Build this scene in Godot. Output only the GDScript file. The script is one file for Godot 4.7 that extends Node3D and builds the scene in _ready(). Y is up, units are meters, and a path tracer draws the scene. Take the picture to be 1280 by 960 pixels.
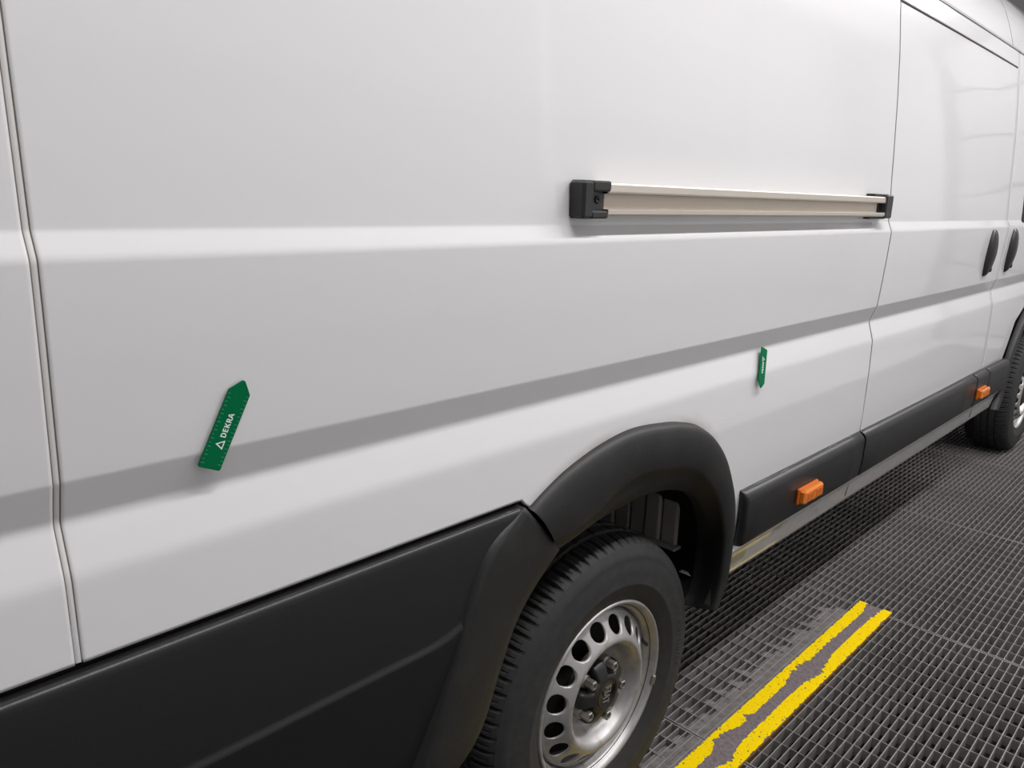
extends Node3D

# ---------------------------------------------------------------- helpers
var M := {}
var rng := RandomNumberGenerator.new()
const VAN_AT := Vector3(2.9, 0, -1.88)

func new_st() -> SurfaceTool:
	var st := SurfaceTool.new()
	st.begin(Mesh.PRIMITIVE_TRIANGLES)
	return st

func done(st: SurfaceTool, tangents := false) -> ArrayMesh:
	st.index()
	st.generate_normals()
	if tangents:
		st.generate_tangents()
	return st.commit()

func node(called: String, mesh: Mesh, mat: Material, parent: Node, at := Vector3.ZERO) -> MeshInstance3D:
	var o := MeshInstance3D.new()
	o.name = called
	o.mesh = mesh
	if mat:
		o.material_override = mat
	o.cast_shadow = GeometryInstance3D.SHADOW_CASTING_SETTING_ON
	parent.add_child(o, true)
	o.position = at
	return o

func part(called: String, st: SurfaceTool, mat: Material, parent: Node) -> MeshInstance3D:
	# a part whose mesh is written in world metres; parts of the van hang from the van's base
	var at := Vector3.ZERO
	var n: Node = parent
	while n != self and n is Node3D:
		at -= (n as Node3D).position
		n = n.get_parent()
	return node(called, done(st), mat, parent, at)

func thing(called: String, label: String, category: String, at := Vector3.ZERO, group := "") -> Node3D:
	var o := Node3D.new()
	o.name = called
	add_child(o, true)
	o.position = at
	tag(o, label, category, group)
	return o

func tag(o: Node, label: String, category := "", group := "") -> void:
	o.set_meta("label", label)
	if category != "":
		o.set_meta("category", category)
	if group != "":
		o.set_meta("group", group)

func struct(o: Node, label: String) -> void:
	o.set_meta("kind", "structure")
	o.set_meta("label", label)

func tri(st: SurfaceTool, a: Vector3, b: Vector3, c: Vector3) -> void:
	st.add_vertex(a); st.add_vertex(b); st.add_vertex(c)

func quad(st: SurfaceTool, a: Vector3, b: Vector3, c: Vector3, d: Vector3) -> void:
	tri(st, a, b, c); tri(st, a, c, d)

# rows of points; seen from the front, rows run downwards and points to the right
func grid(st: SurfaceTool, rows: Array, flip := false, group := 0, cols := []) -> void:
	st.set_smooth_group(group)
	for i in rows.size() - 1:
		var p: PackedVector3Array = rows[i]
		var q: PackedVector3Array = rows[i + 1]
		for j in p.size() - 1:
			var ids := [[i, j], [i, j + 1], [i + 1, j + 1], [i, j], [i + 1, j + 1], [i + 1, j]]
			if flip:
				ids.reverse()
			for d in ids:
				if cols.size():
					st.set_color(cols[d[0]][d[1]])
				st.add_vertex(rows[d[0]][d[1]])

# box with chamfered edges, flat faces
func cbox(st: SurfaceTool, c: Vector3, s: Vector3, ch := 0.002, b := Basis.IDENTITY) -> void:
	st.set_smooth_group(-1)
	var h := s * 0.5
	ch = min(ch, min(h.x, min(h.y, h.z)) * 0.9)
	for s1 in [-1.0, 1.0]:
		face(st, c, [cb(c, b, h, ch, s1, -1, -1, 0), cb(c, b, h, ch, s1, 1, -1, 0), cb(c, b, h, ch, s1, 1, 1, 0), cb(c, b, h, ch, s1, -1, 1, 0)])
		face(st, c, [cb(c, b, h, ch, -1, s1, -1, 1), cb(c, b, h, ch, 1, s1, -1, 1), cb(c, b, h, ch, 1, s1, 1, 1), cb(c, b, h, ch, -1, s1, 1, 1)])
		face(st, c, [cb(c, b, h, ch, -1, -1, s1, 2), cb(c, b, h, ch, 1, -1, s1, 2), cb(c, b, h, ch, 1, 1, s1, 2), cb(c, b, h, ch, -1, 1, s1, 2)])
		for s2 in [-1.0, 1.0]:
			face(st, c, [cb(c, b, h, ch, s1, s2, -1, 0), cb(c, b, h, ch, s1, s2, 1, 0), cb(c, b, h, ch, s1, s2, 1, 1), cb(c, b, h, ch, s1, s2, -1, 1)])
			face(st, c, [cb(c, b, h, ch, s1, -1, s2, 0), cb(c, b, h, ch, s1, 1, s2, 0), cb(c, b, h, ch, s1, 1, s2, 2), cb(c, b, h, ch, s1, -1, s2, 2)])
			face(st, c, [cb(c, b, h, ch, -1, s1, s2, 1), cb(c, b, h, ch, 1, s1, s2, 1), cb(c, b, h, ch, 1, s1, s2, 2), cb(c, b, h, ch, -1, s1, s2, 2)])
			for s3 in [-1.0, 1.0]:
				face(st, c, [cb(c, b, h, ch, s1, s2, s3, 0), cb(c, b, h, ch, s1, s2, s3, 1), cb(c, b, h, ch, s1, s2, s3, 2)])

func cb(c: Vector3, b: Basis, h: Vector3, ch: float, sx: float, sy: float, sz: float, ax: int) -> Vector3:
	return c + b * Vector3((h.x - (0.0 if ax == 0 else ch)) * sx, (h.y - (0.0 if ax == 1 else ch)) * sy, (h.z - (0.0 if ax == 2 else ch)) * sz)

func face(st: SurfaceTool, ctr: Vector3, pts: Array) -> void:
	var m := Vector3.ZERO
	for p in pts: m += p
	m /= pts.size()
	var n: Vector3 = (pts[1] - pts[0]).cross(pts[2] - pts[0])
	if n.dot(m - ctr) > 0.0: pts.reverse()
	for k in range(1, pts.size() - 1): tri(st, pts[0], pts[k], pts[k + 1])

# plain box between two corners
func box(st: SurfaceTool, a: Vector3, b: Vector3) -> void:
	cbox(st, (a + b) * 0.5, (b - a).abs(), 0.0005)

# lathe about an axis along z through c; prof holds (radius, z); rad(i, ang, r) may change the radius
func lathe(st: SurfaceTool, c: Vector3, prof: Array, n: int, group := 0, shape := 0) -> void:
	var rows := []
	for i in prof.size():
		var row := PackedVector3Array()
		for k in n + 1:
			var a := TAU * float(k % n) / n
			var r: float = prof[i].x
			if shape == 1:
				r = tread_radius(i, k % n, r)
			elif shape == 2:
				r = tread_radius(i + 13, k % n, r)
			elif shape == 3:
				r = cap_radius(i, k % n, n, r)
			row.append(c + Vector3(cos(a) * r, sin(a) * r, prof[i].y))
		rows.append(row)
	grid(st, rows, false, group)

func interp(tab: Array, t: float) -> float:   # tab of Vector2, x rising
	if t <= tab[0].x:
		return tab[0].y
	for i in tab.size() - 1:
		if t <= tab[i + 1].x:
			return lerp(tab[i].y, tab[i + 1].y, (t - tab[i].x) / (tab[i + 1].x - tab[i].x))
	return tab[-1].y

func tube(st: SurfaceTool, pts: Array, r: float, n := 10, caps := true) -> void:
	var rows := []
	for i in pts.size():
		var d: Vector3 = (pts[min(i + 1, pts.size() - 1)] - pts[max(i - 1, 0)]).normalized()
		var u := d.cross(Vector3(0.3, 0.9, 0.21)).normalized()
		var v := d.cross(u)
		var row := PackedVector3Array()
		for k in n + 1:
			var a := TAU * float(k % n) / n
			row.append(pts[i] + u * cos(a) * r + v * sin(a) * r)
		rows.append(row)
	grid(st, rows, true, 0)
	if caps:
		st.set_smooth_group(-1)
		for k in n:
			tri(st, pts[0], rows[0][k], rows[0][k + 1])
			tri(st, pts[-1], rows[-1][k + 1], rows[-1][k])

# ---------------------------------------------------------------- materials
func mat(color: Color, rough: float, metal := 0.0) -> StandardMaterial3D:
	var m := StandardMaterial3D.new()
	m.albedo_color = color
	m.roughness = rough
	m.metallic = metal
	return m

func noise_tex(freq: float, ramp: Array, sd := 1, size := 512, octaves := 4) -> NoiseTexture2D:
	var n := FastNoiseLite.new()
	n.seed = sd
	n.frequency = freq
	n.fractal_octaves = octaves
	var t := NoiseTexture2D.new()
	t.width = size; t.height = size
	t.seamless = true
	t.noise = n
	var g := Gradient.new()
	g.offsets = PackedFloat32Array(ramp[0])
	g.colors = PackedColorArray(ramp[1])
	t.color_ramp = g
	return t

func normal_tex(freq: float, strength: float, sd := 1, size := 256) -> NoiseTexture2D:
	var n := FastNoiseLite.new()
	n.seed = sd
	n.frequency = freq
	var t := NoiseTexture2D.new()
	t.width = size; t.height = size
	t.seamless = true
	t.as_normal_map = true
	t.bump_strength = strength
	t.noise = n
	return t

func tri_map(m: StandardMaterial3D, s: float) -> void:
	m.uv1_triplanar = true
	m.uv1_world_triplanar = true
	m.uv1_scale = Vector3(s, s, s)

func make_materials() -> void:
	var p := mat(Color(0.895, 0.893, 0.895), 0.42)
	p.vertex_color_use_as_albedo = true
	p.clearcoat_enabled = true
	p.clearcoat = 1.0
	p.clearcoat_roughness = 0.06
	M.paint = p
	M.sealer = mat(Color(0.85, 0.845, 0.84), 0.5)
	M.seam_dirt = mat(Color(0.48, 0.45, 0.41), 0.9)
	M.seam_dark = mat(Color(0.16, 0.155, 0.15), 0.9)
	M.seal_grey = mat(Color(0.42, 0.40, 0.39), 0.8)
	M.seam_light = mat(Color(0.72, 0.715, 0.715), 0.5)
	var b := mat(Color(0.108, 0.109, 0.111), 0.38)
	b.normal_enabled = true
	b.normal_texture = normal_tex(0.2, 3.0, 3)
	b.normal_scale = 0.12
	tri_map(b, 9.0)
	M.plastic = b
	M.gap = mat(Color(0.03, 0.03, 0.03), 0.9)
	var fl := mat(Color(1, 1, 1), 0.52)
	fl.albedo_texture = noise_tex(0.008, [[0.0, 0.5, 0.75, 1.0], [Color(0.12, 0.12, 0.12), Color(0.13, 0.13, 0.13), Color(0.145, 0.144, 0.14), Color(0.175, 0.17, 0.16)]], 8)
	fl.normal_enabled = true
	fl.normal_texture = b.normal_texture
	fl.normal_scale = 0.05
	tri_map(fl, 2.0)
	M.flare = fl
	M.liner = mat(Color(0.10, 0.10, 0.10), 0.9)
	M.liner_rib = mat(Color(0.66, 0.635, 0.62), 0.75)
	var ty := mat(Color(1, 1, 1), 0.72)
	ty.albedo_texture = noise_tex(0.02, [[0.0, 0.6, 1.0], [Color(0.155, 0.155, 0.155), Color(0.18, 0.18, 0.179), Color(0.215, 0.212, 0.205)]], 4)
	tri_map(ty, 3.0)
	M.tyre = ty
	var rm := mat(Color(1, 1, 1), 0.42, 0.55)
	rm.albedo_texture = noise_tex(0.011, [[0.0, 0.55, 0.8, 1.0], [Color(0.72, 0.715, 0.71), Color(0.70, 0.695, 0.69), Color(0.66, 0.645, 0.62), Color(0.56, 0.52, 0.43)]], 12)
	tri_map(rm, 5.0)
	M.rim = rm
	M.rim_dark = mat(Color(0.36, 0.33, 0.30), 0.6, 0.5)
	M.bolt = mat(Color(0.62, 0.60, 0.57), 0.42, 0.8)
	M.cap = mat(Color(0.15, 0.15, 0.145), 0.45)
	M.emblem = mat(Color(0.06, 0.06, 0.065), 0.3)
	M.letter = mat(Color(0.62, 0.62, 0.62), 0.35, 0.6)
	var al := mat(Color(0.83, 0.80, 0.755), 0.42, 0.55)
	M.alu = al
	M.alu_web = mat(Color(0.82, 0.78, 0.73), 0.5, 0.15)
	var am := mat(Color(0.94, 0.51, 0.08), 0.22)
	am.clearcoat_enabled = true
	am.clearcoat_roughness = 0.05
	M.amber = am
	M.amber_deep = mat(Color(0.82, 0.40, 0.045), 0.3)
	M.green = mat(Color(0.0, 0.43, 0.26), 0.5)
	M.green.metallic_specular = 0.2
	M.print = mat(Color(0.93, 0.97, 0.94), 0.5)
	M.print_dim = mat(Color(0.45, 0.70, 0.58), 0.5)
	M.handle = mat(Color(0.17, 0.17, 0.175), 0.4)
	M.handle_dark = mat(Color(0.04, 0.04, 0.04), 0.6)
	M.underbody = mat(Color(0.12, 0.12, 0.12), 0.9)
	var gl := mat(Color(0.10, 0.16, 0.16), 0.05)
	M.glass = gl
	# floor
	var st := mat(Color(1, 1, 1), 0.42, 0.3)
	st.albedo_texture = noise_tex(0.012, [[0.0, 0.4, 0.62, 0.8, 1.0], [Color(0.50, 0.495, 0.48), Color(0.59, 0.58, 0.57), Color(0.63, 0.615, 0.605), Color(0.63, 0.585, 0.585), Color(0.69, 0.675, 0.66)]], 21)
	tri_map(st, 1.6)
	M.steel = st
	var ck := mat(Color(1, 1, 1), 0.85)
	ck.albedo_texture = noise_tex(0.02, [[0.0, 0.5, 1.0], [Color(0.36, 0.35, 0.34), Color(0.45, 0.43, 0.42), Color(0.52, 0.50, 0.48)]], 22)
	tri_map(ck, 3.0)
	M.dirt = ck
	var pl := mat(Color(1, 1, 1), 0.6)
	pl.albedo_texture = noise_tex(0.03, [[0.0, 0.5, 1.0], [Color(0.36, 0.33, 0.33), Color(0.46, 0.42, 0.43), Color(0.54, 0.50, 0.50)]], 23)
	tri_map(pl, 4.0)
	M.plate = pl
	M.rust = mat(Color(0.42, 0.30, 0.16), 0.75)
	var ye := mat(Color(1, 1, 1), 0.55)
	ye.albedo_texture = noise_tex(0.05, [[0.0, 0.3, 0.6, 1.0], [Color(0.88, 0.72, 0.0), Color(1.0, 0.84, 0.0), Color(1.0, 0.87, 0.0), Color(1.0, 0.90, 0.02)]], 24)
	ye.metallic_specular = 0.25
	tri_map(ye, 5.0)
	M.yellow = ye
	M.pit = mat(Color(0.13, 0.125, 0.12), 0.95)
	var con := mat(Color(1, 1, 1), 0.8)
	con.albedo_texture = noise_tex(0.01, [[0.0, 0.5, 1.0], [Color(0.60, 0.60, 0.60), Color(0.66, 0.66, 0.66), Color(0.71, 0.71, 0.71)]], 25)
	tri_map(con, 0.8)
	M.concrete = con
	M.wall = mat(Color(0.80, 0.80, 0.80), 0.8)
	M.gate = mat(Color(0.66, 0.66, 0.66), 0.5)
	M.ceiling = mat(Color(0.72, 0.72, 0.72), 0.9)
	M.lamp_body = mat(Color(0.85, 0.85, 0.85), 0.5)
	var lm := mat(Color(1, 1, 1), 0.5)
	lm.emission_enabled = true
	lm.emission = Color(1.0, 0.99, 0.99)
	lm.emission_energy_multiplier = 6.0
	M.lamp_glow = lm

# ---------------------------------------------------------------- van body shape
# the side of the body: height -> distance from the van's middle plane (z is towards the viewer)
var PROF := [
	Vector2(0.40, -0.885), Vector2(0.60, -0.876), Vector2(0.70, -0.870), Vector2(0.80, -0.866), Vector2(0.95, -0.866), Vector2(1.052, -0.869),
	Vector2(1.112, -0.8885), Vector2(1.163, -0.8705), Vector2(1.20, -0.868), Vector2(1.30, -0.8625), Vector2(1.36, -0.8603),
	Vector2(1.398, -0.8595), Vector2(1.4255, -0.8725), Vector2(1.436, -0.873), Vector2(1.51, -0.876), Vector2(1.61, -0.881),
	Vector2(1.78, -0.893), Vector2(1.92, -0.906), Vector2(2.06, -0.924), Vector2(2.20, -0.945)]

func side_z(y: float, x: float) -> float:
	var s := 0.0
	var w := 0.0009     # press radius of the creases
	if y < 1.09: w = 0.004
	elif y < 1.135: w = 0.0028
	elif y > 1.38 and y < 1.408: w = 0.0022
	for k in 5:
		s += interp(PROF, y + (k - 2) * w)
	var z := s / 5.0
	if y > 1.44:
		z -= 0.0022 * smoothstep(0.955, 0.99, x - (1.6 - y) * 0.03) * smoothstep(1.44, 1.56, y)
		z -= 0.0012 * smoothstep(1.58, 1.66, x) * smoothstep(1.50, 1.60, y)
	if x > 2.7:
		z -= 0.012 * pow((x - 2.7) / 1.6, 2.0)
	return z

func side_rows() -> Array:
	var ys := [2.130, 2.110, 2.090, 2.080, 2.072, 2.068, 2.064]
	var y := 2.0565
	while y > 1.46:
		ys.append(y); y -= 0.02
	while y > 1.38:
		ys.append(y); y -= 0.0015
	while y > 1.19:
		ys.append(y); y -= 0.012
	while y > 1.046:
		ys.append(y); y -= 0.002
	return ys

var ARCH_BOT := [Vector2(0.93, 0.951), Vector2(0.95, 0.930), Vector2(1.00, 0.93), Vector2(1.10, 0.955), Vector2(1.25, 0.985), Vector2(1.40, 0.965), Vector2(1.50, 0.93), Vector2(1.60, 0.85), Vector2(1.66, 0.76), Vector2(1.688, 0.70), Vector2(1.698, 0.59)]

func body_bottom(x: float) -> float:
	if x < 4.40:
		return interp(ARCH_BOT, x)
	return interp([Vector2(4.40, 0.59), Vector2(4.43, 0.72), Vector2(4.58, 0.92), Vector2(4.85, 1.02), Vector2(5.2, 1.04), Vector2(5.7, 1.035), Vector2(6.2, 0.95)], x)

# one pressed panel of the body side, with edges that turn inwards at its seams
func body_panel(x0: float, x1: float, nx: int, ytop := 2.130, ylow := -1.0, edge_l := 1, edge_r := 1) -> SurfaceTool:
	var st := new_st()
	var xs := []
	if edge_l: xs.append_array([Vector2(x0, -0.014), Vector2(x0, -0.0009), Vector2(x0 + 0.0009, 0.0), Vector2(x0 + 0.004, 0.0)])
	else: xs.append(Vector2(x0, 0))
	for k in range(1, nx):
		xs.append(Vector2(lerp(x0, x1, float(k) / nx), 0.0))
	if x0 < 1.6 and x1 > 1.7:
		for e in [1.62, 1.64, 1.655, 1.67, 1.68, 1.69, 1.697, 1.70]: xs.append(Vector2(e, 0))
		xs.sort()
	if edge_r: xs.append_array([Vector2(x1 - 0.004, 0.0), Vector2(x1 - 0.0009, 0.0), Vector2(x1, -0.0009), Vector2(x1, -0.014)])
	else: xs.append(Vector2(x1, 0))
	var rows := []
	var cols := []
	var nz := FastNoiseLite.new()
	nz.seed = 5; nz.frequency = 7.0
	for y in side_rows():
		if y > ytop or y < ylow: continue
		var row := PackedVector3Array(); var cr := []
		for c in xs:
			row.append(Vector3(c.x, y, side_z(y, c.x) + c.y)); cr.append(Color(1, 1, 1))
		rows.append(row); cols.append(cr)
	if ylow < 0:
		for k in range(1, 23):
			var row := PackedVector3Array(); var cr := []
			for c in xs:
				var yb := body_bottom(c.x)
				var y: float = lerp(1.046, yb, k / 22.0)
				row.append(Vector3(c.x, y, side_z(y, c.x) + c.y))
				# road dirt lies as a thin film along the wheel arch
				var dv := 1.0
				var e := y - interp(FO.slice(0, 11), c.x)
				if c.x > 0.95 and c.x < 1.69:
					var a: float = clamp(1.0 - e / 0.020, 0, 1)
					a *= clamp(0.45 + nz.get_noise_2d(c.x, y) * 1.1, 0, 1) * 0.55
					a = max(a, 0.85 * exp(-pow((c.x - 1.535) / 0.045, 2.0)) * clamp(1.0 - e / 0.034, 0, 1) * clamp(0.7 + nz.get_noise_2d(c.x * 2.0, y * 2.0), 0, 1))
					dv = a
				else:
					dv = 0.0
				cr.append(Color(1, 1, 1).lerp(Color(0.36, 0.30, 0.22), dv))
			rows.append(row); cols.append(cr)
	var last := PackedVector3Array(); var lc := []
	for p in rows[-1]: last.append(p + Vector3(0, 0, -0.012)); lc.append(Color(1, 1, 1))
	rows.append(last); cols.append(lc)
	grid(st, rows, false, 0, cols)
	return st

# ---------------------------------------------------------------- wheel arch flare, rear cladding
var FO := [Vector2(0.947, 0.932), Vector2(0.991, 0.956), Vector2(1.053, 0.982), Vector2(1.148, 1.007), Vector2(1.253, 1.019), Vector2(1.372, 1.009), Vector2(1.442, 0.996), Vector2(1.508, 0.976), Vector2(1.583, 0.932), Vector2(1.644, 0.869), Vector2(1.694, 0.777), Vector2(1.711, 0.702), Vector2(1.713, 0.618), Vector2(1.701, 0.536), Vector2(1.676, 0.490), Vector2(1.652, 0.462)]
var FF := [Vector2(1.013, 0.848), Vector2(1.077, 0.850), Vector2(1.139, 0.866), Vector2(1.199, 0.893), Vector2(1.272, 0.910), Vector2(1.360, 0.905), Vector2(1.439, 0.890), Vector2(1.506, 0.867), Vector2(1.561, 0.829), Vector2(1.612, 0.780), Vector2(1.652, 0.716), Vector2(1.674, 0.655), Vector2(1.679, 0.595), Vector2(1.675, 0.530), Vector2(1.660, 0.482), Vector2(1.646, 0.456)]
var FI := [Vector3(1.048, 0.817, -0.872), Vector3(1.109, 0.825, -0.876), Vector3(1.180, 0.838, -0.878), Vector3(1.264, 0.842, -0.880), Vector3(1.349, 0.841, -0.884), Vector3(1.433, 0.829, -0.888), Vector3(1.495, 0.812, -0.892), Vector3(1.553, 0.787, -0.897), Vector3(1.603, 0.753, -0.902), Vector3(1.648, 0.708, -0.908), Vector3(1.683, 0.656, -0.916), Vector3(1.705, 0.607, -0.924), Vector3(1.709, 0.550, -0.926), Vector3(1.704, 0.495, -0.926), Vector3(1.687, 0.450, -0.926), Vector3(1.662, 0.432, -0.926)]

func smooth_rows(rows: Array, times: int) -> Array:
	# Catmull-Rom refinement along the stations
	var out := []
	for i in rows.size() - 1:
		for k in times:
			var t := float(k) / times
			var row := PackedVector3Array()
			for j in rows[0].size():
				row.append(rows[i][j].cubic_interpolate(rows[i + 1][j], rows[max(i - 1, 0)][j], rows[min(i + 2, rows.size() - 1)][j], t))
			out.append(row)
	out.append(rows[-1])
	return out

func arch_flare() -> SurfaceTool:
	var st := new_st()
	var rows := []
	for i in FO.size():
		var o := Vector3(FO[i].x, FO[i].y, -0.872)
		var f := Vector3(FF[i].x, FF[i].y, -0.856)
		var inn: Vector3 = FI[i]
		var row := PackedVector3Array()
		row.append(o + Vector3(0, 0, -0.012))
		row.append(o + Vector3(0, 0, 0.004))
		row.append(o.lerp(f, 0.035) + Vector3(0, 0, 0.0130))
		row.append(o.lerp(f, 0.09) + Vector3(0, 0, 0.0185))
		row.append(o.lerp(f, 0.18) + Vector3(0, 0, 0.0215))
		row.append(o.lerp(f, 0.35) + Vector3(0, 0, 0.0215))
		row.append(o.lerp(f, 0.7) + Vector3(0, 0, 0.013))
		row.append(o.lerp(f, 0.93) + Vector3(0, 0, 0.0035))
		row.append(f + Vector3(0, 0, 0.0))
		row.append(f.lerp(inn, 0.08) + Vector3(0, 0, -0.004))
		row.append(f.lerp(inn, 0.5) + Vector3(0, 0, -0.002))
		row.append(f.lerp(inn, 0.93))
		row.append(inn + Vector3(0, 0, -0.004))
		row.append(inn + (inn - f).normalized() * -0.006 + Vector3(0, 0, -0.03))
		rows.append(row)
	rows = smooth_rows(rows, 6)
	# close the lower end
	for t in [0.5, 1.0]:
		var row := PackedVector3Array()
		var mid: Vector3 = (rows[-1][3] + rows[-1][12]) * 0.5 + Vector3(-0.004, -0.004, -0.012)
		for p in rows[-1]: row.append(p.lerp(mid, t))
		rows.append(row)
	grid(st, rows, true)
	return st

var RR := [Vector2(0.923, 0.944), Vector2(0.860, 0.896), Vector2(0.819, 0.849), Vector2(0.787, 0.784), Vector2(0.762, 0.711), Vector2(0.736, 0.644), Vector2(0.705, 0.563), Vector2(0.672, 0.48)]
var RI := [Vector2(1.046, 0.815), Vector2(0.975, 0.757), Vector2(0.929, 0.701), Vector2(0.893, 0.624), Vector2(0.861, 0.545), Vector2(0.829, 0.499), Vector2(0.785, 0.470), Vector2(0.72, 0.455)]

func rear_flare() -> SurfaceTool:
	var st := new_st()
	var rows := []
	for i in RR.size():
		var o := Vector3(RR[i].x, RR[i].y, -0.838)
		var q := Vector3(RI[i].x, RI[i].y, -0.868)
		if i == 0: o.z = -0.850
		if i == 1: o.z = -0.841
		var row := PackedVector3Array()
		if i == 0:
			row.append(o + Vector3(-0.003, 0.001, -0.030)); row.append(o + Vector3(-0.002, 0.0006, -0.010)); row.append(o + Vector3(-0.001, 0.0003, -0.003))
		else:
			row.append(o + (o - q).normalized() * 0.022 + Vector3(0, 0, -0.028))
			row.append(o + (o - q).normalized() * 0.012 + Vector3(0, 0, -0.008))
			row.append(o + (o - q).normalized() * 0.004 + Vector3(0, 0, -0.001))
		row.append(o)
		row.append(o.lerp(q, 0.12) + Vector3(0, 0, 0.0015))
		row.append(o.lerp(q, 0.4) + Vector3(0, 0, 0.004))
		row.append(o.lerp(q, 0.8) + Vector3(0, 0, 0.003))
		row.append(o.lerp(q, 0.97))
		row.append(q + Vector3(0, 0, -0.004))
		row.append(q + Vector3(0, 0, -0.05))
		rows.append(row)
	rows = smooth_rows(rows, 6)
	# turn the upper end in at the joint with the front piece of the flare
	var first := PackedVector3Array()
	for p in rows[0]: first.append(p + Vector3(-0.001, -0.001, -0.03))
	rows.push_front(first)
	grid(st, rows, true)
	return st

func rear_cladding() -> SurfaceTool:
	var st := new_st()
	var rr := []
	for k in range(RR.size() - 1, -1, -1): rr.append(Vector2(RR[k].y, RR[k].x))
	rr.append(Vector2(0.95, 0.915))
	var ys := [0.940, 0.9435, 0.943, 0.940, 0.936, 0.930]
	var zs := [-0.880, -0.868, -0.858, -0.853, -0.8515, -0.851]
	var y := 0.915
	while y > 0.44:
		ys.append(y); y -= 0.003 if (y > 0.73 and y < 0.80) else 0.02
	var rows := []
	for i in ys.size():
		var yy: float = ys[i]
		var xe := interp(rr, yy) - 0.004
		var row := PackedVector3Array()
		for k in 41:
			var u := 1.0 - pow(1.0 - k / 40.0, 1.6)
			var x: float = lerp(-0.09, xe, u)
			var yc := 0.770 + 0.02 * pow(clamp((x - 0.70) / 0.09, 0, 1), 2.0)     # pressed crease, runs up into the flare
			var z: float
			if i < zs.size():
				z = zs[i]
			else:
				z = -0.851 + 0.004 * (0.93 - yy) / 0.16
				var t: float = clamp((yc - yy) / 0.010, 0, 1)
				z += 0.0042 * smoothstep(0.0, 1.0, t) * smoothstep(-0.05, 0.42, x)
				z -= 0.10 * max(0.0, yc - 0.010 - yy) * smoothstep(-0.05, 0.42, x)
			row.append(Vector3(x, yy, z))
		rows.append(row)
	grid(st, rows)
	return st

# ---------------------------------------------------------------- wheels
func ring_with_holes(st: SurfaceTool, c: Vector3, r0: float, r1: float, n: int, rh: float, off: float) -> void:
	st.set_smooth_group(1)
	var rm := 0.1610
	var half := PI / n
	for s in n:
		var a0 := TAU * s / n + off
		var border := []
		var q := 5
		for k in q: border.append(Vector2(r1 - rm, lerp(-half, half, float(k) / q)))
		for k in q: border.append(Vector2(lerp(r1, r0, float(k) / q) - rm, half))
		for k in q: border.append(Vector2(r0 - rm, lerp(half, -half, float(k) / q)))
		for k in q: border.append(Vector2(lerp(r0, r1, float(k) / q) - rm, -half))
		border.append(border[0])
		var loops := []
		for ring in 5:
			var row := PackedVector3Array()
			for v in border:
				var flat := Vector2(v.x, v.y * rm)
				var hole: Vector2 = Vector2(flat.x / 0.0225, flat.y / (half * rm)).normalized() * rh * Vector2(0.97, 1.14)
				var p: Vector2 = hole * 0.97 if ring == 0 else hole.lerp(flat, [0.0, 0.0, 0.12, 0.5, 1.0][ring])
				var rr := rm + p.x
				var ang := a0 + p.y / rm
				var z := disc_z(rr) - (0.006 if ring == 0 else 0.0)
				row.append(c + Vector3(cos(ang) * rr, sin(ang) * rr, z))
			loops.append(row)
		grid(st, loops, true, 1)

func disc_z(r: float) -> float:
	return interp([Vector2(0.100, -0.032), Vector2(0.108, -0.020), Vector2(0.115, -0.002), Vector2(0.121, 0.010), Vector2(0.128, 0.0155), Vector2(0.135, 0.0145), Vector2(0.142, 0.010), Vector2(0.161, -0.006), Vector2(0.178, -0.018), Vector2(0.190, -0.027)], r)

func tread_radius(i: int, k: int, r: float) -> float:
	var ph := k % 8
	if (i >= 13 and i <= 17) or (i >= 32 and i <= 34):
		if ph <= 1:
			return r - ([0.0, 0.005, 0.008, 0.009, 0.009][i - 13] if i <= 17 else 0.006)
		if ph == 5 and i >= 15 and i <= 17:
			return r - 0.0025
	if i >= 20 and i <= 29 and (k + i) % 16 == 4:
		return r - 0.004
	return r

func cap_radius(i: int, k: int, n: int, r: float) -> float:
	if i > 5:
		return r
	var a := TAU * k / n
	var best := 9.0
	for s in 5:
		best = min(best, abs(wrapf(a - BOLT0 - TAU * s / 5, -PI, PI)))
	return lerp(r, min(r, 0.0475), smoothstep(0.40, 0.26, best))

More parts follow.
